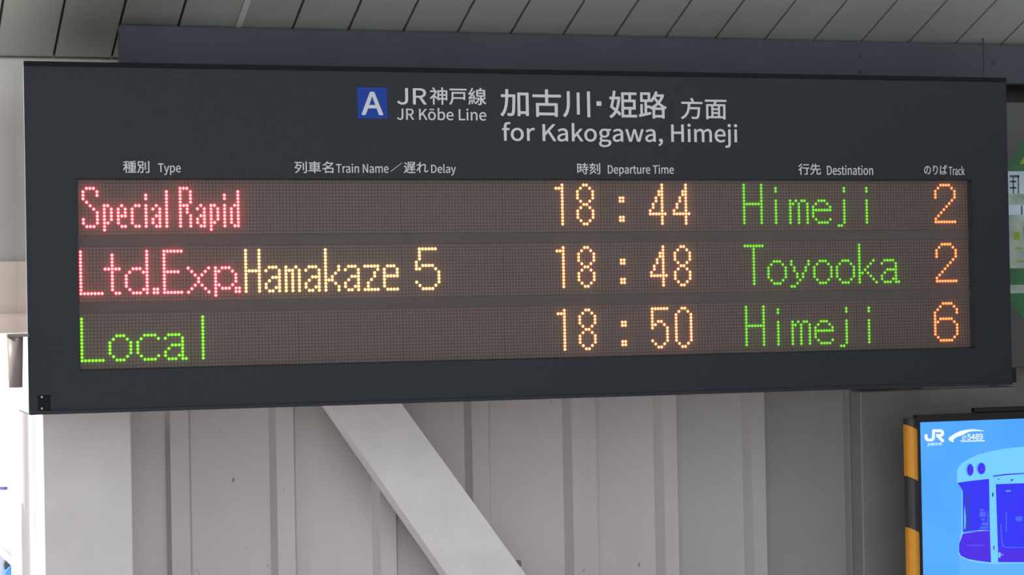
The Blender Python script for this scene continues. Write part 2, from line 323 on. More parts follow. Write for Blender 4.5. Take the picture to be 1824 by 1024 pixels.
def led_face():
    """unlit lamps: a regular grid of small dull lenses on a black module face"""
    mt, nt, b = nodes('unlit_lamp_grid')
    L = nt.links.new
    tc = N(nt, 'ShaderNodeTexCoord')
    sc = N(nt, 'ShaderNodeVectorMath', operation='SCALE')
    sc.inputs['Scale'].default_value = 100
    L(tc.outputs['Object'], sc.inputs[0])
    fr = N(nt, 'ShaderNodeVectorMath', operation='FRACTION')
    L(sc.outputs[0], fr.inputs[0])
    sb = N(nt, 'ShaderNodeVectorMath', operation='SUBTRACT')
    L(fr.outputs[0], sb.inputs[0])
    sb.inputs[1].default_value = (.5, 0, .5)
    ml = N(nt, 'ShaderNodeVectorMath', operation='MULTIPLY')
    L(sb.outputs[0], ml.inputs[0])
    ml.inputs[1].default_value = (1, 0, 1)
    ln = N(nt, 'ShaderNodeVectorMath', operation='LENGTH')
    L(ml.outputs[0], ln.inputs[0])
    rp = N(nt, 'ShaderNodeValToRGB')
    rp.color_ramp.elements[0].position = .36
    rp.color_ramp.elements[0].color = (.120, .078, .070, 1)
    rp.color_ramp.elements[1].position = .47
    rp.color_ramp.elements[1].color = (.040, .028, .026, 1)
    L(ln.outputs['Value'], rp.inputs['Fac'])
    # seams between the 32-lamp modules
    sx = N(nt, 'ShaderNodeSeparateXYZ')
    L(tc.outputs['Object'], sx.inputs[0])
    md = N(nt, 'ShaderNodeMath', operation='PINGPONG')
    L(sx.outputs['X'], md.inputs[0])
    md.inputs[1].default_value = .16
    lt = N(nt, 'ShaderNodeMath', operation='LESS_THAN')
    L(md.outputs[0], lt.inputs[0])
    lt.inputs[1].default_value = .0011
    mx = N(nt, 'ShaderNodeMix', data_type='RGBA')
    L(lt.outputs[0], mx.inputs['Factor'])
    L(rp.outputs['Color'], mx.inputs[6])
    mx.inputs[7].default_value = (.012, .010, .010, 1)
    L(mx.outputs[2], b.inputs['Base Color'])
    b.inputs['Roughness'].default_value = .5
    return mt
M['led_face'] = led_face()

def bloom_cover():
    """clear cover sheet; its dust film is an added scatterer standing in for lens bloom"""
    mt, nt, b = nodes('bloom_clear_cover')
    L = nt.links.new
    nt.nodes.remove(b)
    out = nt.nodes['Material Output']
    tr = N(nt, 'ShaderNodeBsdfTransparent')
    tr.inputs['Color'].default_value = (.99, .99, .99, 1)
    df = N(nt, 'ShaderNodeBsdfDiffuse')
    df.inputs['Color'].default_value = (.72, .62, .60, 1)
    tl = N(nt, 'ShaderNodeBsdfTranslucent')
    tl.inputs['Color'].default_value = (.85, .82, .8, 1)
    m1 = N(nt, 'ShaderNodeMixShader')
    m1.inputs[0].default_value = .84
    L(df.outputs[0], m1.inputs[1])
    L(tl.outputs[0], m1.inputs[2])
    m2 = N(nt, 'ShaderNodeMixShader')
    m2.inputs[0].default_value = .075
    L(tr.outputs[0], m2.inputs[1])
    L(m1.outputs[0], m2.inputs[2])
    L(m2.outputs[0], out.inputs['Surface'])
    return mt
M['cover'] = bloom_cover()

LED = {  # lamp core, tinted lens rim that carries the painted bloom halo: bright enough to saturate their own colour channel
    'red': (glow('red_lamp_core', (9.0, 1.0, 1.02)), glow('red_lamp_rim', (2.0, .012, .085))),
    'gold': (glow('gold_lamp_core', (2.8, 1.7, .85)), glow('gold_lamp_rim', (1.0, .42, .05))),
    'amber': (glow('amber_lamp_core', (3.4, 1.5, .70)), glow('amber_lamp_rim', (1.1, .22, .022))),
    'orange': (glow('orange_lamp_core', (2.6, .78, .24)), glow('orange_lamp_rim', (.95, .12, .010))),
    'green': (glow('green_lamp_core', (.30, .95, .03)), glow('green_lamp_rim', (.04, .36, .006))),
    'lime': (glow('lime_lamp_core', (.46, 1.2, .04)), glow('lime_lamp_rim', (.08, .48, .006))),
}

# ------------------------------------------------------------------ the setting
# floor of the platform and the ground beyond its left end
struct(obj('floor', box(-1.0, 9, -10, 1.6, -.25, 0), M['concrete']))
struct(obj('ground', box(-60, 60, -40, 60, -1.5, -1.2), M['ground']))

# sloping canopy soffit of planks: falls .39 per metre away from the viewer
SL = .3896
CZ31 = 3.511                       # its height at Y = .31
def ceil_z(y): return CZ31 - SL * (y - .31)
def ceiling():
    bm = bmesh.new()
    y0, y1, pitch, gap = -4.6, .60, .1791, .0085
    x = .714 - pitch * 13
    for k in range(57):
        a, b = x + gap / 2, x + pitch - gap / 2
        for (xa, xb, lift, mi) in ((a, b, 0, 0), (b, b + gap, .014, 1)):
            p = [(xa, y0, ceil_z(y0) + lift), (xb, y0, ceil_z(y0) + lift), (xb, y1, ceil_z(y1) + lift), (xa, y1, ceil_z(y1) + lift)]
            q = [(v[0], v[1], v[2] + .06 - lift) for v in p]
            lo = [bm.verts.new(v) for v in p]
            hi = [bm.verts.new(v) for v in q]
            for f in ((lo[0], lo[3], lo[2], lo[1]), (hi[0], hi[1], hi[2], hi[3]), (lo[0], lo[1], hi[1], hi[0]), (lo[1], lo[2], hi[2], hi[1]), (lo[2], lo[3], hi[3], hi[2]), (lo[3], lo[0], hi[0], hi[3])):
                bm.faces.new(f).material_index = mi
        x += pitch
    return bm
def sooty_shade(mt, cx, cy, r):
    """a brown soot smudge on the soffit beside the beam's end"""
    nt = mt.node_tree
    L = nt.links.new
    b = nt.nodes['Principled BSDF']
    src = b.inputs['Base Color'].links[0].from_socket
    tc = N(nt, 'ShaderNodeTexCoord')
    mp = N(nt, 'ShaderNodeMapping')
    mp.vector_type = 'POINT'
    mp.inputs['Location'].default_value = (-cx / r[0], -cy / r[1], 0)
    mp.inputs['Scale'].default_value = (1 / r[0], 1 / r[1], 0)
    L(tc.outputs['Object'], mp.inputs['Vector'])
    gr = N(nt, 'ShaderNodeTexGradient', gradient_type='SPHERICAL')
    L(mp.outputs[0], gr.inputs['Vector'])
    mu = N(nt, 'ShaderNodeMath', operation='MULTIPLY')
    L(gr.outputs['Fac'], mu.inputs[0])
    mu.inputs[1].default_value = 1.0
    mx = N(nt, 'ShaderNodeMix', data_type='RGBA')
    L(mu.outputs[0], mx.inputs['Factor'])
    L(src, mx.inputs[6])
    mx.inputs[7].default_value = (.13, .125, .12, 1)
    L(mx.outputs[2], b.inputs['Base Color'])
sooty_shade(M['ceiling'], .10, .38, (.40, .48))
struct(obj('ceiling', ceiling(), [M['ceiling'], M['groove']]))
bm = bmesh.new()
xa = .541
vs = []
for y in (-4.6, .60):
    for dx, dz in ((-.009, 0), (.009, 0), (.009, -.006), (-.009, -.006)):
        vs.append(bm.verts.new((xa + dx, y, ceil_z(y) + dz - .0005)))
for f in ((0, 1, 2, 3), (7, 6, 5, 4), (0, 4, 5, 1), (1, 5, 6, 2), (2, 6, 7, 3), (3, 7, 4, 0)):
    bm.faces.new([vs[i] for i in f])
struct(obj('trim_1', fixn(bm), M['batten']))

# corrugated back wall: flat sheet with raised trapezoid ribs
def wall():
    bm = bmesh.new()
    yb, yf = .62, .585
    prof = [(.0, yb)]
    # (pixel of the left foot, left shoulder, right shoulder) at row 900
    marks = [(296, 305, 338), (481, 494, 525), (662, 677, 705), (829, 843, 873), (1004, 1021, 1064), (1166, 1184, 1208), (1324, 1341, 1365), (1505, 1514, 1536)]
    last = 0
    for a, b, c in marks:
        xa = at(a, 900, yb).x
        xc = at(c, 900, yf).x
        xb = at(b, 900, yf).x
        prof += [(xa, yb), (xb, yf), (xc, yf), (xc + .012, yb)]
        last = xc
    x = last
    while x < 8.4:
        x += .31
        prof += [(x - .085, yb), (x - .07, yf), (x, yf), (x + .012, yb)]
    prof += [(9.0, yb)]
    z0, z1 = 0, ceil_z(yb) + .04
    lo = [bm.verts.new((p[0], p[1], z0)) for p in prof]
    hi = [bm.verts.new((p[0], p[1], z1)) for p in prof]
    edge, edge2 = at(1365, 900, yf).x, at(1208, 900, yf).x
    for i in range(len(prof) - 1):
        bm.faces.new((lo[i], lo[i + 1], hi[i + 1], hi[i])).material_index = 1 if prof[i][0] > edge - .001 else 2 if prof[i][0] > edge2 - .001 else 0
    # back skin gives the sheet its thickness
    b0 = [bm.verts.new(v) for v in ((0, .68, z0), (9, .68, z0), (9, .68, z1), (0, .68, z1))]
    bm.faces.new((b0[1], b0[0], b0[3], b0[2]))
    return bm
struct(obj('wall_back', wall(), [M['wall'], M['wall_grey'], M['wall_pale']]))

# pale wall above the opening left of the board, then the lighter beam under it
zt = ceil_z(.56) + .02
z465 = at(0, 466, .56).z
struct(obj('shade_strip', box(-1.0, .29, .547, .5595, ceil_z(.547) - .007, ceil_z(.5595) - .0005), M['post']))  # dark strip standing in for the shadow line under the ceiling
struct(obj('wall_end', box(-1.0, .30, .56, .66, z465, zt), M['fascia']))
z560, z595, z467 = at(0, 559, .54).z, at(0, 594, .545).z, at(0, 467, .55).z
bm = bmesh.new()
bx(bm, -1.0, .0, .55, .68, z560, z465)
bx(bm, -1.0, .0, .535, .69, z560 - .009, z560)
bx(bm, -1.0, .0, .552, .67, z595, z560 - .009)
struct(obj('trim_2', bm, M['trim']))

# unseen wall added at the near left to cut sky light from that side
struct(obj('light_block_left', box(-1.58, -1.43, -4.6, -.9, 0, ceil_z(-.9) - .02), M['fascia']))
# dark wall added out of view on the right, dims the light from there
struct(obj('light_block_right', box(3.9, 4.05, -4.6, .58, 0, ceil_z(.58) - .02), M['post']))

# ------------------------------------------------------------------ steelwork
b0 = at(213, 32, .31)
bm = box(b0.x, 3.89, .31, .36, at(1810, 149, .31).z, ceil_z(.36) - .002, .002)
tb = thing('overhead_beam', 'dark grey box beam running under the ceiling above the departure board', 'beam', (2.0, .335, at(1810, 149, .31).z))
obj('beam_casing', bm, M['beam'], tb)
xs = at(1752, 110, .31).x
bm = box(xs - .0012, xs + .0012, .3085, .3120, at(1752, 136, .31).z, at(1752, 66, .31).z)
obj('casing_joint', bm, M['black'], tb)
for k, (px, py) in enumerate(((1770, 112), (1534, 99), (1532, 128))):
    p = at(px, py, .31)
    bm = bmesh.new()
    bmesh.ops.create_uvsphere(bm, u_segments=10, v_segments=6, radius=.006)
    for v in bm.verts:
        v.co = Vector((p.x + v.co.x, .309 + v.co.y * .5, p.z + v.co.z))
    obj('rivet', bm, M['beam'], tb, True)

# white box column under the left end of the board
xl, xr = at(77, 900, .33).x, at(236, 900, .33).x
tag(obj('steel_column', box(xl, xr, .33, .70, 0, z465 - .002 if False else 2.33, .004), M['column']),
    'wide white painted steel column under the left end of the departure board', 'column')

# diagonal brace: channel with its flange turned back
def brace():
    bm = bmesh.new()
    yf, yb = .38, .50
    tl, tr = at(590, 728, yf), at(719, 724, yf)
    # run parallel edges down the slope well past the frame
    bl, br = at(796, 1024, yf), at(937, 1024, yf)
    def ext(p, q, k): return p + (q - p) * k
    L0, R0 = ext(tl, bl, -.12), ext(tr, br, -.12)
    L1, R1 = ext(tl, bl, 3.5), ext(tr, br, 3.5)
    zc = max(L1.z, .02)
    t = .012
    d = (L1 - L0).normalized()
    n = Vector((d.z, 0, -d.x))
    if n.x > 0: n = -n
    off = -n * t
    web = [(L0.x, L0.z), (R0.x, R0.z), (R1.x, R1.z), (L1.x, L1.z)]
    prism(bm, web, yf, yf + t)
    fl = [(L0.x, L0.z), (L0.x + off.x, L0.z + off.z), (L1.x + off.x, L1.z + off.z), (L1.x, L1.z)]
    prism(bm, fl, yf + t, yb)
    fr = [(R0.x - off.x, R0.z - off.z), (R0.x, R0.z), (R1.x, R1.z), (R1.x - off.x, R1.z - off.z)]
    prism(bm, fr, yf + t, yb)
    return fixn(bm)
tbr = thing('diagonal_brace', 'pale diagonal steel brace slanting down to the right below the departure board', 'brace', (at(660, 730, .38).x, .44, at(660, 730, .38).z))
obj('channel', brace(), M['brace'], tbr)
p = at(922, 1003, .44)
bm = box(p.x - .008, p.x + .010, .43, .455, p.z - .010, p.z + .008, .002)
obj('bolt', bm, M['darkpipe'], tbr)['label'] = 'small dark bolt on the upper edge of the brace'

# dark post behind the advertising screen
x0 = at(1536, 900, .50).x
tag(obj('steel_post', box(x0, x0 + .62, .50, .578, 0, at(1700, 692, .5).z, .004), M['post']),
    'broad dark grey post on the wall behind the blue advertising screen', 'post')

# white pipe standing in the daylight left of the column
bm = bmesh.new()
p = at(36, 900, .95)
cyl(bm, p.x, .95, -1.2, 2.45, .031, n=28)
tag(obj('drain_pipe', bm, M['pipe'], smooth=False), 'white round pipe standing in bright light left of the column', 'pipe')
bpy.data.objects['drain_pipe'].data.shade_smooth()

# dark cylinder hanging from a small plate on the board's left side
yc = -.022
pt, pb = at(26.5, 594, yc), at(27.5, 690, yc)
th = thing('hanging_cylinder', 'short dark grey cylinder hanging from a small plate at the left edge of the board', 'fixture', (pt.x, yc, pt.z))
bm = bmesh.new()
cyl(bm, pt.x, yc, pb.z, pt.z - .008, .0195, .0230)
o = obj('tube', bm, M['darkpipe'], th); o.data.shade_smooth()
bm = box(pt.x - .024, -.1475, yc - .024, yc + .024, pt.z - .010, pt.z, .002)
obj('plate', bm, M['darkpipe'], th)

# ------------------------------------------------------------------ the departure board
PITCH = .01
FY = -.022                                     # front face; the lamps sit at Y = 0
tl, br_ = at(42, 108, FY), at(1805, 684.5, FY)
bl, tr = at(52.5, 738, FY), at(1790, 140, FY)
BX0, BX1 = (tl.x + bl.x) / 2, (br_.x + tr.x) / 2
BZ1, BZ0 = (tl.z + tr.z) / 2, (bl.z + br_.z) / 2
DX0, DX1 = -.004, 2.884
DZ1, DZ0 = 3.0 + .002, 3.0 - (19.299 * 2 + 16) * PITCH - .002
BACK = .30
db = thing('departure_board', 'long dark grey train departure board with three rows of glowing lamp text', 'departure board', ((BX0 + BX1) / 2, .15, BZ0))

def housing():
    bm = bmesh.new()
    F = FY
    def q(x0, x1, z0, z1, y):
        vs = [bm.verts.new(v) for v in ((x0, y, z0), (x1, y, z0), (x1, y, z1), (x0, y, z1))]
        bm.faces.new(vs)
    # front ring
    q(BX0, BX1, DZ1, BZ1, F); q(BX0, BX1, BZ0, DZ0, F)
    q(BX0, DX0, DZ0, DZ1, F); q(DX1, BX1, DZ0, DZ1, F)
    # walls of the recess and its bottom
    r = .012
    for a, b in (((DX0, DZ0), (DX1, DZ0)), ((DX1, DZ0), (DX1, DZ1)), ((DX1, DZ1), (DX0, DZ1)), ((DX0, DZ1), (DX0, DZ0))):
        vs = [bm.verts.new(v) for v in ((a[0], F, a[1]), (b[0], F, b[1]), (b[0], r, b[1]), (a[0], r, a[1]))]
        bm.faces.new(vs)
    q(DX0, DX1, DZ0, DZ1, r)
    # top, bottom, right and back
    for vs in (((BX0, F, BZ1), (BX1, F, BZ1), (BX1, BACK, BZ1), (BX0, BACK, BZ1)),
               ((BX0, F, BZ0), (BX0, BACK, BZ0), (BX1, BACK, BZ0), (BX1, F, BZ0)),
               ((BX1, F, BZ0), (BX1, BACK, BZ0), (BX1, BACK, BZ1), (BX1, F, BZ1)),
               ((BX0, F, BZ0), (BX0, F, BZ1), (BX0, BACK, BZ1), (BX0, BACK, BZ0)),
               ((BX0, BACK, BZ0), (BX0, BACK, BZ1), (BX1, BACK, BZ1), (BX1, BACK, BZ0))):
        bm.faces.new([bm.verts.new(v) for v in vs])
    bmesh.ops.remove_doubles(bm, verts=bm.verts, dist=1e-5)
    return fixn(bm)
obj('housing', housing(), M['board'], db)
obj('side_cover', box(BX0 - .0015, BX0 - .0002, FY + .006, BACK, BZ0 + .004, BZ1 - .002), M['board_side'], db)['label'] = 'bare metal left side of the board'
# thin edging along the top of the front
obj('edge_trim', box(BX0, BX1, FY - .004, FY + .004, BZ1 - .013, BZ1 + .001, .0015), M['edging'], db)['label'] = 'thin black edging along the top'
obj('edge_trim', box(BX0, BX1, FY - .004, FY + .004, BZ0 - .001, BZ0 + .010, .0015), M['board'], db)['label'] = 'thin dark edging along the bottom'
# latch plate with two screws in the lower left corner
a, b = at(67, 704, FY), at(90, 731, FY)
lp = obj('latch_plate', box(a.x, b.x, FY - .002, FY + .002, b.z, a.z, .0008), M['edging'], db)
lp['label'] = 'small black latch plate in the lower left corner'
for py in (707, 727.5):
    p = at(74.5, py, FY)
    bm = bmesh.new()
    bmesh.ops.create_uvsphere(bm, u_segments=12, v_segments=8, radius=.0034)
    for v in bm.verts:
        v.co = Vector((p.x + v.co.x, FY - .002 + v.co.y * .5, p.z + v.co.z))
    obj('screw', bm, M['screw'], lp, True)

# blue line badge
a, b = at(636, 155.5, FY), at(690, 211.5, FY)
bd = obj('line_badge', box(a.x, b.x, FY - .001, FY + .001, b.z, a.z), M['badge_blue'], db)
bd['label'] = 'blue square badge with a white letter A'
bm = bmesh.new()
ptext(bm, 'A', 643.5, 682.5, 163.5, 205, FY - .0011, fat=.025, depth=.0006)
obj('badge_letter', bm, M['white_letter'], bd)

TF = FY - .0002
def lettering(name, label, body, pl, pr_, pt_, pb_, fat):
    bm = bmesh.new()
    ptext(bm, body, pl, pr_, pt_, pb_, TF, depth=.0006, fat=fat)
    o = obj(name, bm, M['white_letter'], db)
    o['label'] = label
JB, LB = .018, .012
lettering('line_name', 'two pale capital letters beside the blue badge', 'JR', 707, 760, 157, 186.5, .012)
lettering('line_name', 'pale Japanese line name right of two capitals', '神戸線', 765.5, 866, 156, 187, .010)
lettering('line_name', 'pale English line name under the Japanese one', 'JR Kōbe Line', 707, 866, 192.5, 214.2, .010)
lettering('direction_name', 'large pale Japanese place name left of the dot', '加古川', 891, 1051, 159, 208.5, .011)
lettering('separator_dot', 'pale square dot between two Japanese place names', '■', 1062.5, 1071, 180.5, 188.5, 0)
lettering('direction_name', 'large pale Japanese place name right of the dot', '姫路', 1085, 1187.5, 162, 211, .011)
lettering('direction_name', 'smaller pale Japanese word ending the direction line', '方面', 1212.6, 1294, 174.5, 212.5, .011)
_full = STRINGS['for Kakogawa, Himeji']
STRINGS['for'], STRINGS['Kakogawa,'], STRINGS['Himeji'] = _full[:3], _full[3:12], _full[12:]
lettering('direction_name', 'large pale word for under the place names', 'for', 894.3, 952.5, 217.5, 251.3, .012)
lettering('direction_name', 'large pale English name Kakogawa', 'Kakogawa,', 966.3, 1180.5, 219.5, 262, .010)
lettering('direction_name', 'large pale English name Himeji', 'Himeji', 1195.5, 1313.3, 220.5, 263, .010)
for what, items in (
    ('train type', [('種別', 219, 266, 286.5, 308), ('Type', 281.5, 322, 291, 311.8)]),
    ('train name', [('列車名', 524.6, 593.7, 287.3, 308.3), ('Train Name', 598.5, 692, 291.5, 308)]),
    ('delay', [('遅れ', 719, 762.5, 288.5, 308.5), ('Delay', 768, 812, 292.3, 312.3)]),
    ('departure time', [('時刻', 1028, 1069, 290, 310.3), ('Departure Time', 1082.6, 1200, 293.6, 313.8)]),
    ('destination', [('行先', 1422, 1462, 291.3, 311.3), ('Destination', 1473, 1555, 294.6, 311.7)]),
    ('track', [('のりば', 1646, 1686.8, 293.5, 311), ('Track', 1690, 1718, 296, 312)])):
    for lang, it in zip(('Japanese', 'English'), items):
        lettering('column_heading', 'small pale %s heading of the %s column' % (lang, what), *it, .008 if lang == 'Japanese' else .008)
lettering('separator_slash', 'small pale slash in the train name heading', '／', 695, 716, 290, 306, 0)

# dot-matrix glyphs: {row: columns}
def rng(a, b): return list(range(a, b + 1))
def G(**rows):
    out = []
    for k, cs in rows.items():
        for part in k.split('_'):
            if not part: continue
            part = part.lstrip('r')
            if 'to' in part:
                u, v = part.split('to')
                rr = rng(int(u), int(v))
            else:
                rr = [int(part)]
            out += [(c, r) for r in rr for c in cs]
    return sorted(set(out))
def put(dots, glyph, c0, dr=0): dots += [(c + c0, r + dr) for c, r in glyph]
# narrow letters
nS = G(r2_r13=[1, 2, 3], r3_r4_r11_r12=[0, 4], r5=[0], r6=[1], r7=[2], r8=[3], r9_r10=[4])
nR = G(r2_r7=[0, 1, 2], r3to6=[0, 3], r8_r9=[0, 2], r10to13=[0, 3])
np_ = G(r7_r12=[0, 1], r8to11=[0, 2], r13_r14=[0])
ne = G(r7=[1], r8_r9=[0, 2], r10=[0, 1, 2], r11_r12=[0], r13=[1, 2])
nc = G(r7_r13=[1, 2], r8to12=[0])
ni = G(r4_r5=[0], r7to13=[0])
na = G(r7=[1], r8=[0, 2], r9=[2], r10=[1, 2], r11_r12=[0, 2], r13=[1, 2])
nl = G(r3to13=[0])
nd = G(r3to6=[2], r7_r13=[1, 2], r8to12=[0, 2])
# middle-width letters
mH = G(r1to6=[0, 4], r7=rng(0, 4), r8to13=[0, 4])
ma = G(r6=[1, 2, 3], r7=[0, 4], r8=[4], r9=[2, 3, 4], r10=[1, 4], r11=[0, 4], r12=[0, 3, 4], r13=[1, 2, 4])
mm_ = G(r6=[0, 3], r7=[0, 1, 2, 4], r8to13=[0, 2, 4])
mk = G(r1to13=[0], r6_r7=[4], r8=[3], r9=[2], r10=[1, 2], r11=[3], r12_r13=[4])
mz = G(r6_r13=rng(0, 4), r7=[4], r8_r9=[3], r10=[2], r11_r12=[1])
me_ = G(r6=[1, 2, 3], r7_r8=[0, 4], r9=rng(0, 4), r10to12=[0], r13=[1, 2, 3, 4])
# wide letters
wL = G(r1to12=[0], r13=rng(0, 6))
wt = G(r2to12=[2], r6=rng(0, 4), r13=[3, 4])
wd_ = G(r1to13=[6], r6=[2, 3, 4], r7=[1, 5], r8to11=[0], r12=[1, 5], r13=[2, 3, 4])
dot = G(r12_r13=[0, 1])
wE = G(r1_r13=rng(0, 5), r2to12=[0], r7=rng(0, 4))
wx = G(r6_r13=[0, 6], r7_r12=[1, 5], r8_r11=[2, 4], r9_r10=[3])
wp = G(r6to14=[0], r6=[2, 3, 4], r7=[1, 5], r8to10=[6], r11=[1, 5], r12=[2, 3, 4]) + [(0, 6)]
wo = G(r6_r13=[2, 3, 4], r7_r12=[1, 5], r8to11=[0, 6])
wc = G(r6_r13=[2, 3, 4, 5], r7_r12=[1, 6], r8to11=[0])
wa = G(r6=[1, 2, 3, 4], r7=[0, 5], r8=[5], r9=[2, 3, 4, 5], r10=[1, 5], r11=[0, 5], r12=[0, 4, 5], r13=[1, 2, 3, 5, 6])
wH = G(r1to13=[0, 6], r7=rng(0, 6))
wi = G(r2_r3=[0], r6to13=[0])
wm = G(r6=[0, 2, 4, 5], r7=[0, 1, 3, 6], r8to13=[0, 3, 6])
we = G(r6=[2, 3, 4], r7=[1, 5], r8=[0, 6], r9=rng(0, 6), r10_r11=[0], r12=[1, 6], r13=[2, 3, 4, 5])
wj = G(r2_r3=[2], r6to13=[2], r14=[0, 1])
wT = G(r1=rng(0, 6), r2to13=[3])
wy = G(r6_r7=[0, 6], r8_r9=[1, 5], r10_r11=[2, 4], r12=[3], r13=[2], r14=[0, 1])
wk = G(r1to13=[0], r6=[5], r7=[4], r8=[3], r9=[2], r10=[1, 3], r11=[4], r12=[5], r13=[6])
# digits
W5 = G(r1=rng(1, 6), r2to4=[1], r5=[0], r6=[0, 2, 3, 4, 5], r7=[0, 1, 6], r8to10=[7], r11=[0, 7], r12=[1, 6], r13=[2, 3, 4, 5])
W2 = G(r1=[2, 3, 4, 5], r2=[1, 6], r3to5=[0, 7], r6=[6], r7=[5], r8=[4], r9=[3], r10=[2], r11=[1], r12=[0], r13=rng(0, 7))
W6 = G(r1=[3, 4, 5, 6], r2=[2, 7], r3=[1, 8], r4=[0, 8], r5=[0], r6=[0, 2, 3, 4, 5, 6], r7=[0, 1, 7], r8to11=[0, 8], r12=[1, 7], r13=[2, 3, 4, 5, 6])
d1 = G(r1to13=[2], r2=[0, 1])
d8 = G(r1_r7_r13=[2, 3], r2_r6_r8_r12=[1, 4], r3to5=[0, 5], r9to11=[0, 5])
d4 = G(r1_r2=[4], r3_r4=[3, 4], r5_r6=[2, 4], r7_r8=[1, 4], r9=[0, 4], r10=rng(0, 5), r11to13=[4])
d5 = G(r1=rng(0, 5), r2to4=[0], r5=[0, 2, 3], r6=[0, 1, 4], r7=[0, 5], r8to10=[5], r11=[0, 5], r12=[1, 4], r13=[2, 3])
d0 = G(r1_r13=[2, 3], r2_r12=[1, 4], r3to11=[0, 5])
colon = G(r5_r6=[0, 1], r11_r12=[0, 1])

def word(*items):
    d = []
    for g, c in items:
        put(d, g, c)
    return sorted(set(d))
T0, D0, K0 = 147, 208, 276
TOFF, DOFF, KOFF = -.1, -.23, -.36            # the module blocks stand a hair apart
special = word((nS, 1), (np_, 7), (ne, 11), (nc, 15), (ni, 19), (na, 21), (nl, 25))
rapid = word((nR, 29), (na, 34), (np_, 38), (ni, 42), (nd, 44))
ltd = word((wL, 0), (wt, 7), (wd_, 13), (dot, 21))
expr = word((wE, 24), (wx, 31), (wp, 39), (dot, 45))
hamakaze = word((mH, 48), (ma, 54), (mm_, 60), (ma, 66), (mk, 72), (ma, 78), (mz, 84), (me_, 90))
five = word((W5, 100))
local = word((wL, 0), (wo, 8), (wc, 16), (wa, 24), (nl, 35), (G(r1_r2=[0]), 35))
def clock(a, b): return word((d1, T0 - 2), (d8, T0 + 5), (colon, T0 + 19), (a, T0 + 29), (b, T0 + 37))
himeji = word((wH, D0), (wi, D0 + 11), (wm, D0 + 16), (we, D0 + 24), (wj, D0 + 33), (wi, D0 + 43))
toyooka = word((wT, D0), (wo, D0 + 8), (wy, D0 + 16), (wo, D0 + 24), (wo, D0 + 32), (wk, D0 + 40), (wa, D0 + 48))

def lamps(dots, zt, off=0.0):
    """each lit lamp: a low bright dome in a tinted halo rim"""
    bm = bmesh.new()
    n = 12
    for c, r in dots:
        cx, cz = (c + .5 + off) * PITCH, zt - (r + .5) * PITCH
        def ring(rad, y): return [bm.verts.new((cx + rad * math.cos(2 * math.pi * k / n), y, cz + rad * math.sin(2 * math.pi * k / n))) for k in range(n)]
        r0, r1, r2, r3 = ring(.0054, -.0004), ring(.0043, -.0012), ring(.0039, -.0018), ring(.0019, -.0030)
        top = bm.verts.new((cx, -.0036, cz))
        for k in range(n):
            j = (k + 1) % n
            bm.faces.new((r0[k], r0[j], r1[j], r1[k])).material_index = 1
            bm.faces.new((r1[k], r1[j], r2[j], r2[k])).material_index = 1
            bm.faces.new((r2[k], r2[j], r3[j], r3[k])).material_index = 0
            bm.faces.new((r3[k], r3[j], top)).material_index = 0
    return bm

rows = [
    [('Special', special, 'red', 0), ('Rapid', rapid, 'red', 0), ('18:44', clock(d4, d4), 'amber', TOFF), ('Himeji', himeji, 'green', DOFF), ('2', word((W2, K0)), 'orange', KOFF)],
    [('Ltd.', ltd, 'red', 0), ('Exp.', expr, 'red', 0), ('Hamakaze', hamakaze, 'gold', 0), ('5', five, 'gold', 0), ('18:48', clock(d4, d8), 'amber', TOFF), ('Toyooka', toyooka, 'green', DOFF), ('2', word((W2, K0)), 'orange', KOFF)],
    [('Local', local, 'lime', 0), ('18:50', clock(d5, d0), 'amber', TOFF), ('Himeji', himeji, 'green', DOFF), ('6', word((W6, K0 - 1)), 'orange', KOFF)],
]
ROWN = ('upper', 'middle', 'lower')
for i, row in enumerate(rows):
    z1 = 3.0 - i * 19.299 * PITCH
    pn = obj('lamp_panel', box(0, 2.88, 0, .011, -.16, 0), M['led_face'], None)
    pn.location = (0, 0, z1)
    pn.parent = db
    pn.matrix_parent_inverse = Matrix.Translation(-Vector(db.location))
    pn['label'] = ROWN[i] + ' dot matrix lamp row'
    for body, dots, colr, off in row:
        bm = lamps(dots, 0.0, off)
        o = obj('lit_text', bm, list(LED[colr]))
        o.parent = pn
        o['label'] = '%s lamps reading %s' % ({'lime': 'green', 'gold': 'yellow', 'amber': 'amber'}.get(colr, colr), {'Hamakaze': 'the train name'}.get(body, body))
M['divider'] = mat('divider_paint', (.085, .076, .076), .6, var=.05, scale=40, spec=.2)
for i in range(2):
    za, zb = 3.0 - i * .19299 - .1605, 3.0 - (i + 1) * .19299 + .0005
    obj('divider_bar', box(DX0 + .001, DX1 - .001, .001, .0115, zb, za), M['divider'], db)['label'] = ('dark bar under the upper lamp row', 'dark bar under the middle lamp row')[i]
obj('cover_sheet', box(DX0 + .0005, DX1 - .0005, -.0200, -.0180, DZ0 + .0005, DZ1 - .0005), M['cover'], db)['label'] = 'clear cover spreading a bloom over the lamp rows'

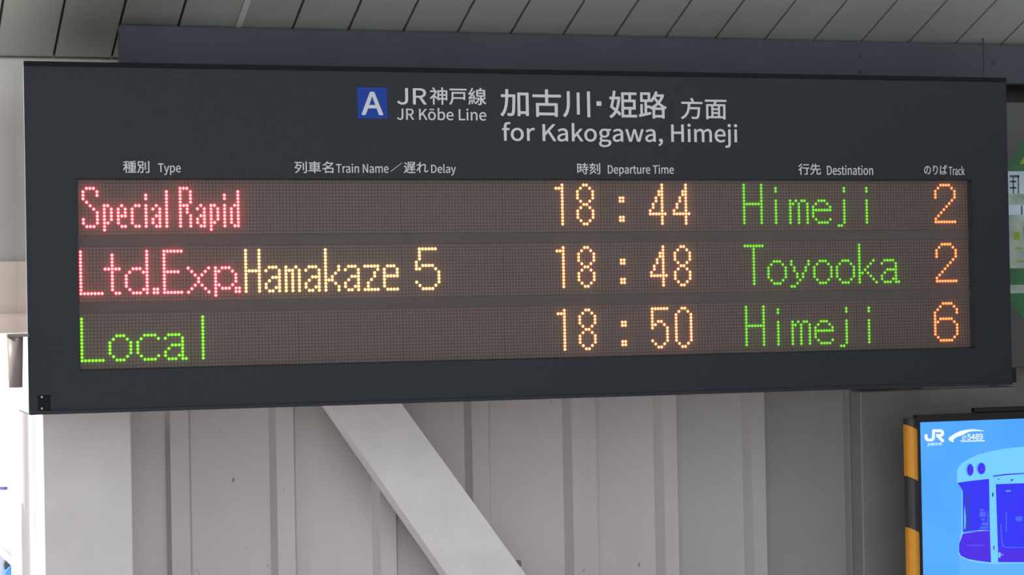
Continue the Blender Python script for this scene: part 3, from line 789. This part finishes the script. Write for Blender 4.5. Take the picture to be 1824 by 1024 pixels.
# ------------------------------------------------------------------ advertising screen at lower right
SY = .22
EMI = {
    'sky': glow('screen_blue', srgb(77, 166, 255), 1.0),
    'body': glow('screen_pale_blue', srgb(116, 206, 255), 1.0),
    'body2': glow('screen_mid_blue', srgb(92, 178, 255), 1.0),
    'glass': glow('screen_deep_blue', srgb(44, 42, 245), 1.0),
    'lower': glow('screen_violet', srgb(72, 32, 230), 1.0),
    'white': glow('screen_white', srgb(240, 250, 255), 1.0),
    'soft': glow('screen_soft_blue', srgb(70, 100, 250), 1.0),
    'dark': glow('screen_dark_blue', srgb(40, 60, 190), 1.0),
}
def screen_sky():
    """backlit picture ground: slightly deeper blue in its upper left corner"""
    mt = EMI['sky']
    nt = mt.node_tree
    b = nt.nodes['Principled BSDF']
    tc = N(nt, 'ShaderNodeTexCoord')
    nz = N(nt, 'ShaderNodeTexNoise')
    nz.inputs['Scale'].default_value = 2.0
    nt.links.new(tc.outputs['Object'], nz.inputs['Vector'])
    rp = N(nt, 'ShaderNodeValToRGB')
    rp.color_ramp.elements[0].position = .35
    rp.color_ramp.elements[0].color = srgb(66, 160, 255)
    rp.color_ramp.elements[1].position = .65
    rp.color_ramp.elements[1].color = srgb(90, 180, 255)
    nt.links.new(nz.outputs['Fac'], rp.inputs['Fac'])
    nt.links.new(rp.outputs['Color'], b.inputs['Emission Color'])
screen_sky()
s0 = at(1637.5, 752, SY)
SX0, SZ1 = s0.x, s0.z
SX1, SZ0 = SX0 + .80, SZ1 - 1.42
ads = thing('advertising_screen', 'lit blue advertising screen with train picture and striped yellow edge guard', 'screen', ((SX0 + SX1) / 2, SY + .06, SZ0 - .05))
bz = .012
bm = bmesh.new()
zt_ = at(1700, 737, SY).z
F0, F1, FZ0 = SX0 - bz, SX1 + bz, SZ0 - .03
bx(bm, F0, F1, SY + .004, SY + .02, FZ0, zt_)
bx(bm, F0 + .07, F1 - .07, SY + .02, SY + .11, FZ0 + .05, zt_ - .04)
for a in ((F0, SX0, FZ0, zt_), (SX1, F1, FZ0, zt_), (SX0, SX1, SZ1, zt_), (SX0, SX1, FZ0, SZ0)):
    bx(bm, a[0], a[1], SY - .006, SY + .004, a[2], a[3])
obj('frame', bm, M['black'], ads)
tx = at(1737, 727, SY + .005)
obj('top_box', box(tx.x, tx.x + .30, SY + .005, SY + .035, zt_ + .0005, tx.z, .003), M['black'], ads)
obj('wall_bracket', box(SX0 + .15, SX1 - .15, SY + .11, .4995, SZ0 + .4, SZ1 - .3), M['black'], ads)
SC = .4
pic = obj('picture', box(SX0, SX1, SY, SY + .003, SZ0, SZ1), EMI['sky'], ads)
pic['label'] = 'glowing blue picture'

XM = at(1834, 900, SY).x           # mirror line of the train front
def zp(x, y):                       # a picture point
    p = at(1690 + x / 4.197, 780 + y / 4.197, SY)
    return (p.x, p.z)
def poly(bm, pts, mi, lay, mirror=True):
    y = SY - .0003 - .0004 * lay
    P_ = [zp(*p) for p in pts]
    P_ = [(min(a, SX1 - .002), b) for a, b in P_]
    sets = [P_]
    if mirror:
        sets.append([(2 * XM - a, b) for a, b in P_][::-1])
    for s in sets:
        f = bm.faces.new([bm.verts.new((a, y, b)) for a, b in s])
        f.material_index = mi
def ell(cx, cy, rx, ry, n=28): return [(cx + rx * math.cos(2 * math.pi * k / n), cy + ry * math.sin(2 * math.pi * k / n)) for k in range(n)]
def rect(x0, y0, x1, y1): return [(x0, y0), (x1, y0), (x1, y1), (x0, y1)]
bm = bmesh.new()
cxm = 604                            # mirror line in the same units
BODY, BODY2, GLASS, LOWER, WHITE, SOFT, DARK = range(7)
poly(bm, [(cxm, 62), (562, 65), (480, 72), (400, 83), (300, 103), (220, 125), (150, 155), (110, 180), (76, 214), (62, 240), (60, 328), (68, 342), (97, 384), (95, 700), (75, 790), (68, 845), (78, 885), (80, 1024), (80, 2300), (cxm, 2300)], BODY, 0)
poly(bm, [(68, 860), (90, 892), (140, 915), (230, 932), (320, 942), (cxm, 936), (cxm, 2300), (80, 2300), (80, 1024), (76, 900)], BODY2, 1)
poly(bm, [(64, 335), (150, 322), (300, 305), (306, 690), (215, 688), (104, 697), (103, 400), (96, 382)], GLASS, 2)
poly(bm, [(104, 715), (215, 697), (306, 692), (315, 930), (230, 920), (140, 904), (92, 882), (74, 852), (76, 790), (96, 740)], LOWER, 2)
poly(bm, [(104, 697), (215, 686), (215, 694), (104, 708)], SOFT, 3)
poly(bm, rect(350, 345, cxm, 930)[:1] + [(cxm, 336), (cxm, 828), (366, 828)], GLASS, 2)
poly(bm, [(366, 828), (cxm, 828), (cxm, 928), (368, 928)], LOWER, 2)
poly(bm, [(384, 640), (391, 640), (401, 788), (412, 806), (428, 814), (cxm, 814), (cxm, 821), (424, 821), (404, 812), (392, 790)], SOFT, 3)
poly(bm, [(320, 283), (420, 268), (cxm, 259), (cxm, 266), (430, 277), (340, 289)], GLASS, 2)
for (ex, ey, rx, ry) in ((157, 238, 27, 46), (241, 228, 32, 45)):
    poly(bm, ell(ex - 3, ey, rx + 4, ry + 3), BODY2, 2)
    poly(bm, ell(ex + 2, ey, rx - 3, ry - 3), GLASS, 3)
    poly(bm, ell(ex + 4, ey + 6, rx * .5, ry * .5), LOWER, 4)
for rct, mi in ((rect(322, 408, 333, 438), DARK), (rect(331, 805, 341, 833), DARK), (rect(462, 308, 485, 314), DARK), (rect(462, 308, 472, 324), DARK), (rect(366, 304, 376, 312), DARK)):
    poly(bm, rct, mi, 3)
for rct, mi in ((rect(425, 392, 462, 401), BODY2), (rect(370, 855, 386, 893), BODY), (rect(386, 868, 408, 876), BODY2), (rect(424, 555, 432, 705), SOFT), (rect(500, 586, 548, 622), SOFT),
                (rect(230, 530, 262, 545), SOFT), (rect(228, 552, 275, 590), SOFT), (rect(240, 600, 268, 618), SOFT), (rect(245, 630, 285, 655), SOFT), (rect(232, 662, 290, 680), SOFT), (rect(286, 545, 294, 680), SOFT),
                (rect(222, 520, 226, 684), DARK), (rect(130, 420, 156, 690), DARK), (rect(132, 800, 268, 806), SOFT)):
    poly(bm, rct, mi, 3, False)
poly(bm, [(116, 500), (122, 540), (128, 600), (124, 680), (112, 680), (112, 560)], BODY2, 3, False)
bmesh.ops.recalc_face_normals(bm, faces=list(bm.faces))
for f in bm.faces:
    if f.normal.y > 0:
        f.normal_flip()
o = obj('train_image', bm, [EMI[k] for k in ('body', 'body2', 'glass', 'lower', 'white', 'soft', 'dark')], pic)
o['label'] = 'pale blue picture of the front of a railcar'

def lg(x, y):
    p = at(1640 + x / 12.8, 750 + y / 12.8, SY)
    return (p.x, p.z)
LY = SY - .0006
def flat(bm, pts):
    f = bm.faces.new([bm.verts.new((p[0], LY, p[1])) for p in pts])
    f.normal_update()
    if f.normal.y > 0: f.normal_flip()
def stroke(bm, pts, w):
    for i in range(len(pts) - 1):
        (x0, y0), (x1, y1) = pts[i], pts[i + 1]
        l = math.hypot(x1 - x0, y1 - y0)
        nx, ny = -(y1 - y0) / l * w / 2, (x1 - x0) / l * w / 2
        flat(bm, [lg(x0 + nx, y0 + ny), lg(x1 + nx, y1 + ny), lg(x1 - nx, y1 - ny), lg(x0 - nx, y0 - ny)])
    for (x0, y0) in pts[1:-1]:
        flat(bm, [lg(x0 + w / 2 * math.cos(k * math.pi / 8), y0 + w / 2 * math.sin(k * math.pi / 8)) for k in range(16)])
bm = bmesh.new()
stroke(bm, [(120, 298), (120, 375), (132, 408), (160, 428), (240, 430), (272, 415), (288, 385), (290, 218), (450, 218), (482, 230), (500, 262), (500, 285), (485, 312), (455, 326), (350, 326)], 66)
stroke(bm, [(372, 318), (385, 332), (498, 448), (510, 460)], 70)
text_bm(bm, 'JR西日本', lg(150, 530)[0], lg(490, 530)[0], lg(300, 567)[1], lg(300, 490)[1], LY, depth=.0002, fat=.02)
obj('rail_logo', bm, EMI['white'], pic)['label'] = 'white railway logo with small lettering'
bm = bmesh.new()
flat(bm, [lg(*p) for p in ((630, 405), (640, 385), (665, 355), (760, 290), (900, 222), (1050, 192), (1200, 183), (1350, 200), (1465, 225), (1350, 228), (1200, 230), (1080, 250), (1000, 290), (930, 328), (850, 350), (780, 390), (745, 430), (752, 482), (690, 462), (645, 437))])
flat(bm, [lg(*p) for p in ((875, 430), (940, 446), (1465, 430), (1448, 457), (930, 471))])
text_bm(bm, 'e', lg(945, 380)[0], lg(1032, 380)[0], lg(990, 432)[1], lg(990, 328)[1], LY, depth=.0002, fat=.0, shear=.25)
text_bm(bm, '5489', lg(1056, 380)[0], lg(1418, 380)[0], lg(1240, 422)[1], lg(1240, 286)[1], LY, depth=.0002, fat=.03)
obj('service_logo', bm, EMI['white'], pic)['label'] = 'white swoosh logo with digits'

# striped guard wrapped round the screen's left edge
def hazard():
    mt, nt, b = nodes('black_and_yellow_stripes')
    L = nt.links.new
    tc = N(nt, 'ShaderNodeTexCoord')
    sp = N(nt, 'ShaderNodeSeparateXYZ')
    L(tc.outputs['Object'], sp.inputs[0])
    m1 = N(nt, 'ShaderNodeMath', operation='MULTIPLY_ADD')
    L(sp.outputs['X'], m1.inputs[0])
    m1.inputs[1].default_value = .50
    L(sp.outputs['Z'], m1.inputs[2])
    m2 = N(nt, 'ShaderNodeMath', operation='ADD')
    L(m1.outputs[0], m2.inputs[0])
    m2.inputs[1].default_value = HAZ
    m3 = N(nt, 'ShaderNodeMath', operation='DIVIDE')
    L(m2.outputs[0], m3.inputs[0])
    m3.inputs[1].default_value = .344
    m4 = N(nt, 'ShaderNodeMath', operation='FRACT')
    L(m3.outputs[0], m4.inputs[0])
    m5 = N(nt, 'ShaderNodeMath', operation='LESS_THAN')
    L(m4.outputs[0], m5.inputs[0])
    m5.inputs[1].default_value = .5
    mx = N(nt, 'ShaderNodeMix', data_type='RGBA')
    L(m5.outputs[0], mx.inputs['Factor'])
    mx.inputs[6].default_value = (.030, .026, .030, 1)
    mx.inputs[7].default_value = (.72, .30, .015, 1)
    L(mx.outputs[2], b.inputs['Base Color'])
    b.inputs['Roughness'].default_value = .45
    return mt
gx, gz = SX0 - .029, zt_ - .010
p1 = at(1612, 755.6, SY)            # top of the first yellow band on the guard's left side
HAZ = 10 * .344 + .172 - (p1.z + .5 * (gx - .024)) 
bm = bmesh.new()
n = 16
prof = []
for k in range(n + 1):
    a = math.pi * k / n
    prof.append((gx - .021 * math.cos(a), SY + .006 - .022 * math.sin(a)))
prof += [(gx + .021, SY + .02), (gx - .021, SY + .02)]
lo = [bm.verts.new((p[0], p[1], FZ0)) for p in prof]
hi = [bm.verts.new((p[0], p[1], gz)) for p in prof]
for i in range(len(prof)):
    j = (i + 1) % len(prof)
    bm.faces.new((lo[i], lo[j], hi[j], hi[i]))
bm.faces.new(lo); bm.faces.new(hi)
obj('edge_guard', fixn(bm), hazard(), ads)['label'] = 'black and yellow striped edge guard'

# ------------------------------------------------------------------ poster seen past the right end of the board
PY = .47
a, b = at(1795, 181, PY), at(1795, 655, PY)
PX0 = at(1770, 400, PY).x
PX1 = PX0 + 1.0
po = thing('poster_panel', 'dark grey poster panel with green print on the wall right of the board', 'poster', ((PX0 + PX1) / 2, PY + .05, b.z))
M['panel'] = mat('dark_panel_paint', (.10, .10, .098), .4)
M['green'] = mat('green_print', (.055, .17, .085), .35, var=.25, scale=5)
M['lime'] = mat('lime_print', (.30, .42, .06), .4)
M['pale_print'] = mat('pale_sky_print', (.58, .70, .82), .35, var=.15, scale=8)
M['grey_print'] = mat('grey_green_print', (.42, .50, .46), .35, var=.3, scale=14)
M['ink'] = mat('dark_green_ink', (.07, .12, .12), .4)
obj('backing', box(PX0, PX1, PY, .58, b.z, a.z, .003), M['panel'], po)
hp = at(1795, 150, PY)
obj('shaded_gap', box(PX0, PX1, PY + .004, .58, a.z + .001, hp.z + .05), M['black'], po)['label'] = 'black strip standing in for the shaded gap above'  # black box put in for the dark hollow below the beam
bm = bmesh.new()
pc, pe = at(1880, 415, PY), at(1880, 225, PY)
R_ = pe.z - pc.z
flat_y = PY - .0006
bm.faces.new([bm.verts.new((pc.x + R_ * .62 * math.cos(-2 * math.pi * k / 48), flat_y, pc.z + R_ * math.sin(-2 * math.pi * k / 48))) for k in range(48)])
obj('green_disc', bm, M['green'], po)
bm = bmesh.new()
def pr(x0, y0, x1, y1, mi, lay):
    p, q = at(x0, y0, PY), at(x1, y1, PY)
    vs = [bm.verts.new(v) for v in ((p.x, flat_y - .0004 * lay, q.z), (q.x, flat_y - .0004 * lay, q.z), (q.x, flat_y - .0004 * lay, p.z), (p.x, flat_y - .0004 * lay, p.z))]
    bm.faces.new(vs).material_index = mi
pr(1790, 305, 1950, 520, 1, 1)
pr(1790, 305, 1950, 345, 0, 2)
pr(1790, 365, 1950, 382, 0, 2)
pr(1790, 478, 1950, 505, 3, 2)
for k, (x0, y0, x1, y1) in enumerate(((1798, 312, 1815, 316), (1812, 312, 1815, 345), (1798, 322, 1810, 325), (1798, 333, 1810, 336), (1803, 316, 1806, 345), (1818, 366, 1821, 382))):
    pr(x0, y0, x1, y1, 2, 3)
for (x0, y0, x1, y1) in ((1805, 413, 1816, 427), (1822, 405, 1836, 418), (1808, 441, 1820, 444), (1810, 464, 1824, 467)):
    pr(x0, y0, x1, y1, 4, 3)
obj('picture_band', bm, [M['pale_print'], M['grey_print'], M['ink'], M['green'], M['lime']], po)
bm = bmesh.new()
q = [at(1816, 292, PY), at(1850, 292, PY), at(1850, 230, PY)]
bm.faces.new([bm.verts.new((v.x, flat_y - .0008, v.z)) for v in q])
obj('lime_triangle', bm, M['lime'], po)
p, q = at(1804, 656, PY), at(1813, 681, PY)
obj('bracket', box(p.x, q.x, PY + .01, .58, q.z, p.z - .0005), M['black'], po)

# ------------------------------------------------------------------ far off through the opening on the left
fb = thing('distant_building', 'far white sunlit building beyond the left end of the platform', 'building', (-2.6, 16.0, -1.2))
fc = Vector((at(20, 800, 15).x, 15.0, 0))
un = Vector((.64, -.77, 0))                       # along the front; it faces left and towards the viewer
nn = Vector((.77, .64, 0))                        # into the building
def slab(bm, u0, u1, n0, n1, z0, z1):
    vs = bx(bm, u0, u1, n0, n1, z0, z1)
    for v in vs:
        v.co = fc + un * v.co.x + nn * v.co.y + Vector((0, 0, v.co.z))
bm = bmesh.new()
slab(bm, -6, 3, 0, 3, -1.2, 7.5)
obj('wall', bm, M['facade'], fb)
def strip(name, m_, y0, y1, u0, u1, proud):
    bm = bmesh.new()
    slab(bm, u0, u1, -proud, .02, at(20, y1, 15).z, at(20, y0, 15).z)
    obj(name, bm, m_, fb)
strip('window_band', M['pale_blue'], 826, 838, -3, .02, .01)
strip('ledge', M['navy'], 867, 872, -3, -.06, .05)
for y in (897, 912, 925):
    strip('glazing_bar', M['pale_blue'], y, y + 2, -3, .06, .01)
# white inclined stay and a blue covered load on the track side
bm = bmesh.new()
y = 9.0
prism(bm, [(at(-60, 915, y).x, at(-60, 915, y).z), (at(-60, 930, y).x, at(-60, 930, y).z), (at(90, 1075, y).x, at(90, 1075, y).z), (at(90, 1058, y).x, at(90, 1058, y).z)], y, y + .06)
st_ = obj('inclined_stay', fixn(bm), M['facade'])
tag(st_, 'thin white inclined stay in the bright gap at lower left', 'stay')
M['pale_cover'] = mat('pale_grey_cover', (.50, .56, .66), .7, var=.1, scale=8)
def lump(pts, y, d, mt, name, parent):
    bm = bmesh.new()
    prism(bm, [(at(px, py, y).x, at(px, py, y).z) for px, py in pts], y, y + d)
    fixn(bm)
    bevel(bm, .006)
    obj(name, bm, mt, parent)
q = at(12, 1060, 9.3)
cl = thing('covered_load', 'blue and black covered load far below in the bright gap at lower left', 'load', (q.x, 9.5, q.z))
lump([(-60, 972), (-20, 966), (8, 975), (24, 988), (32, 1004), (33, 1180), (-60, 1180)], 9.4, .5, M['pale_cover'], 'sheet', cl)
lump([(7, 1004), (12, 994), (20, 990), (23, 997), (19, 1010), (12, 1016), (8, 1014)], 9.36, .05, M['slate'], 'dark_bundle', cl)
lump([(9, 1018), (16, 1010), (22, 1006), (25, 1016), (25, 1120), (8, 1120)], 9.34, .06, M['tarp'], 'blue_sheet', cl)
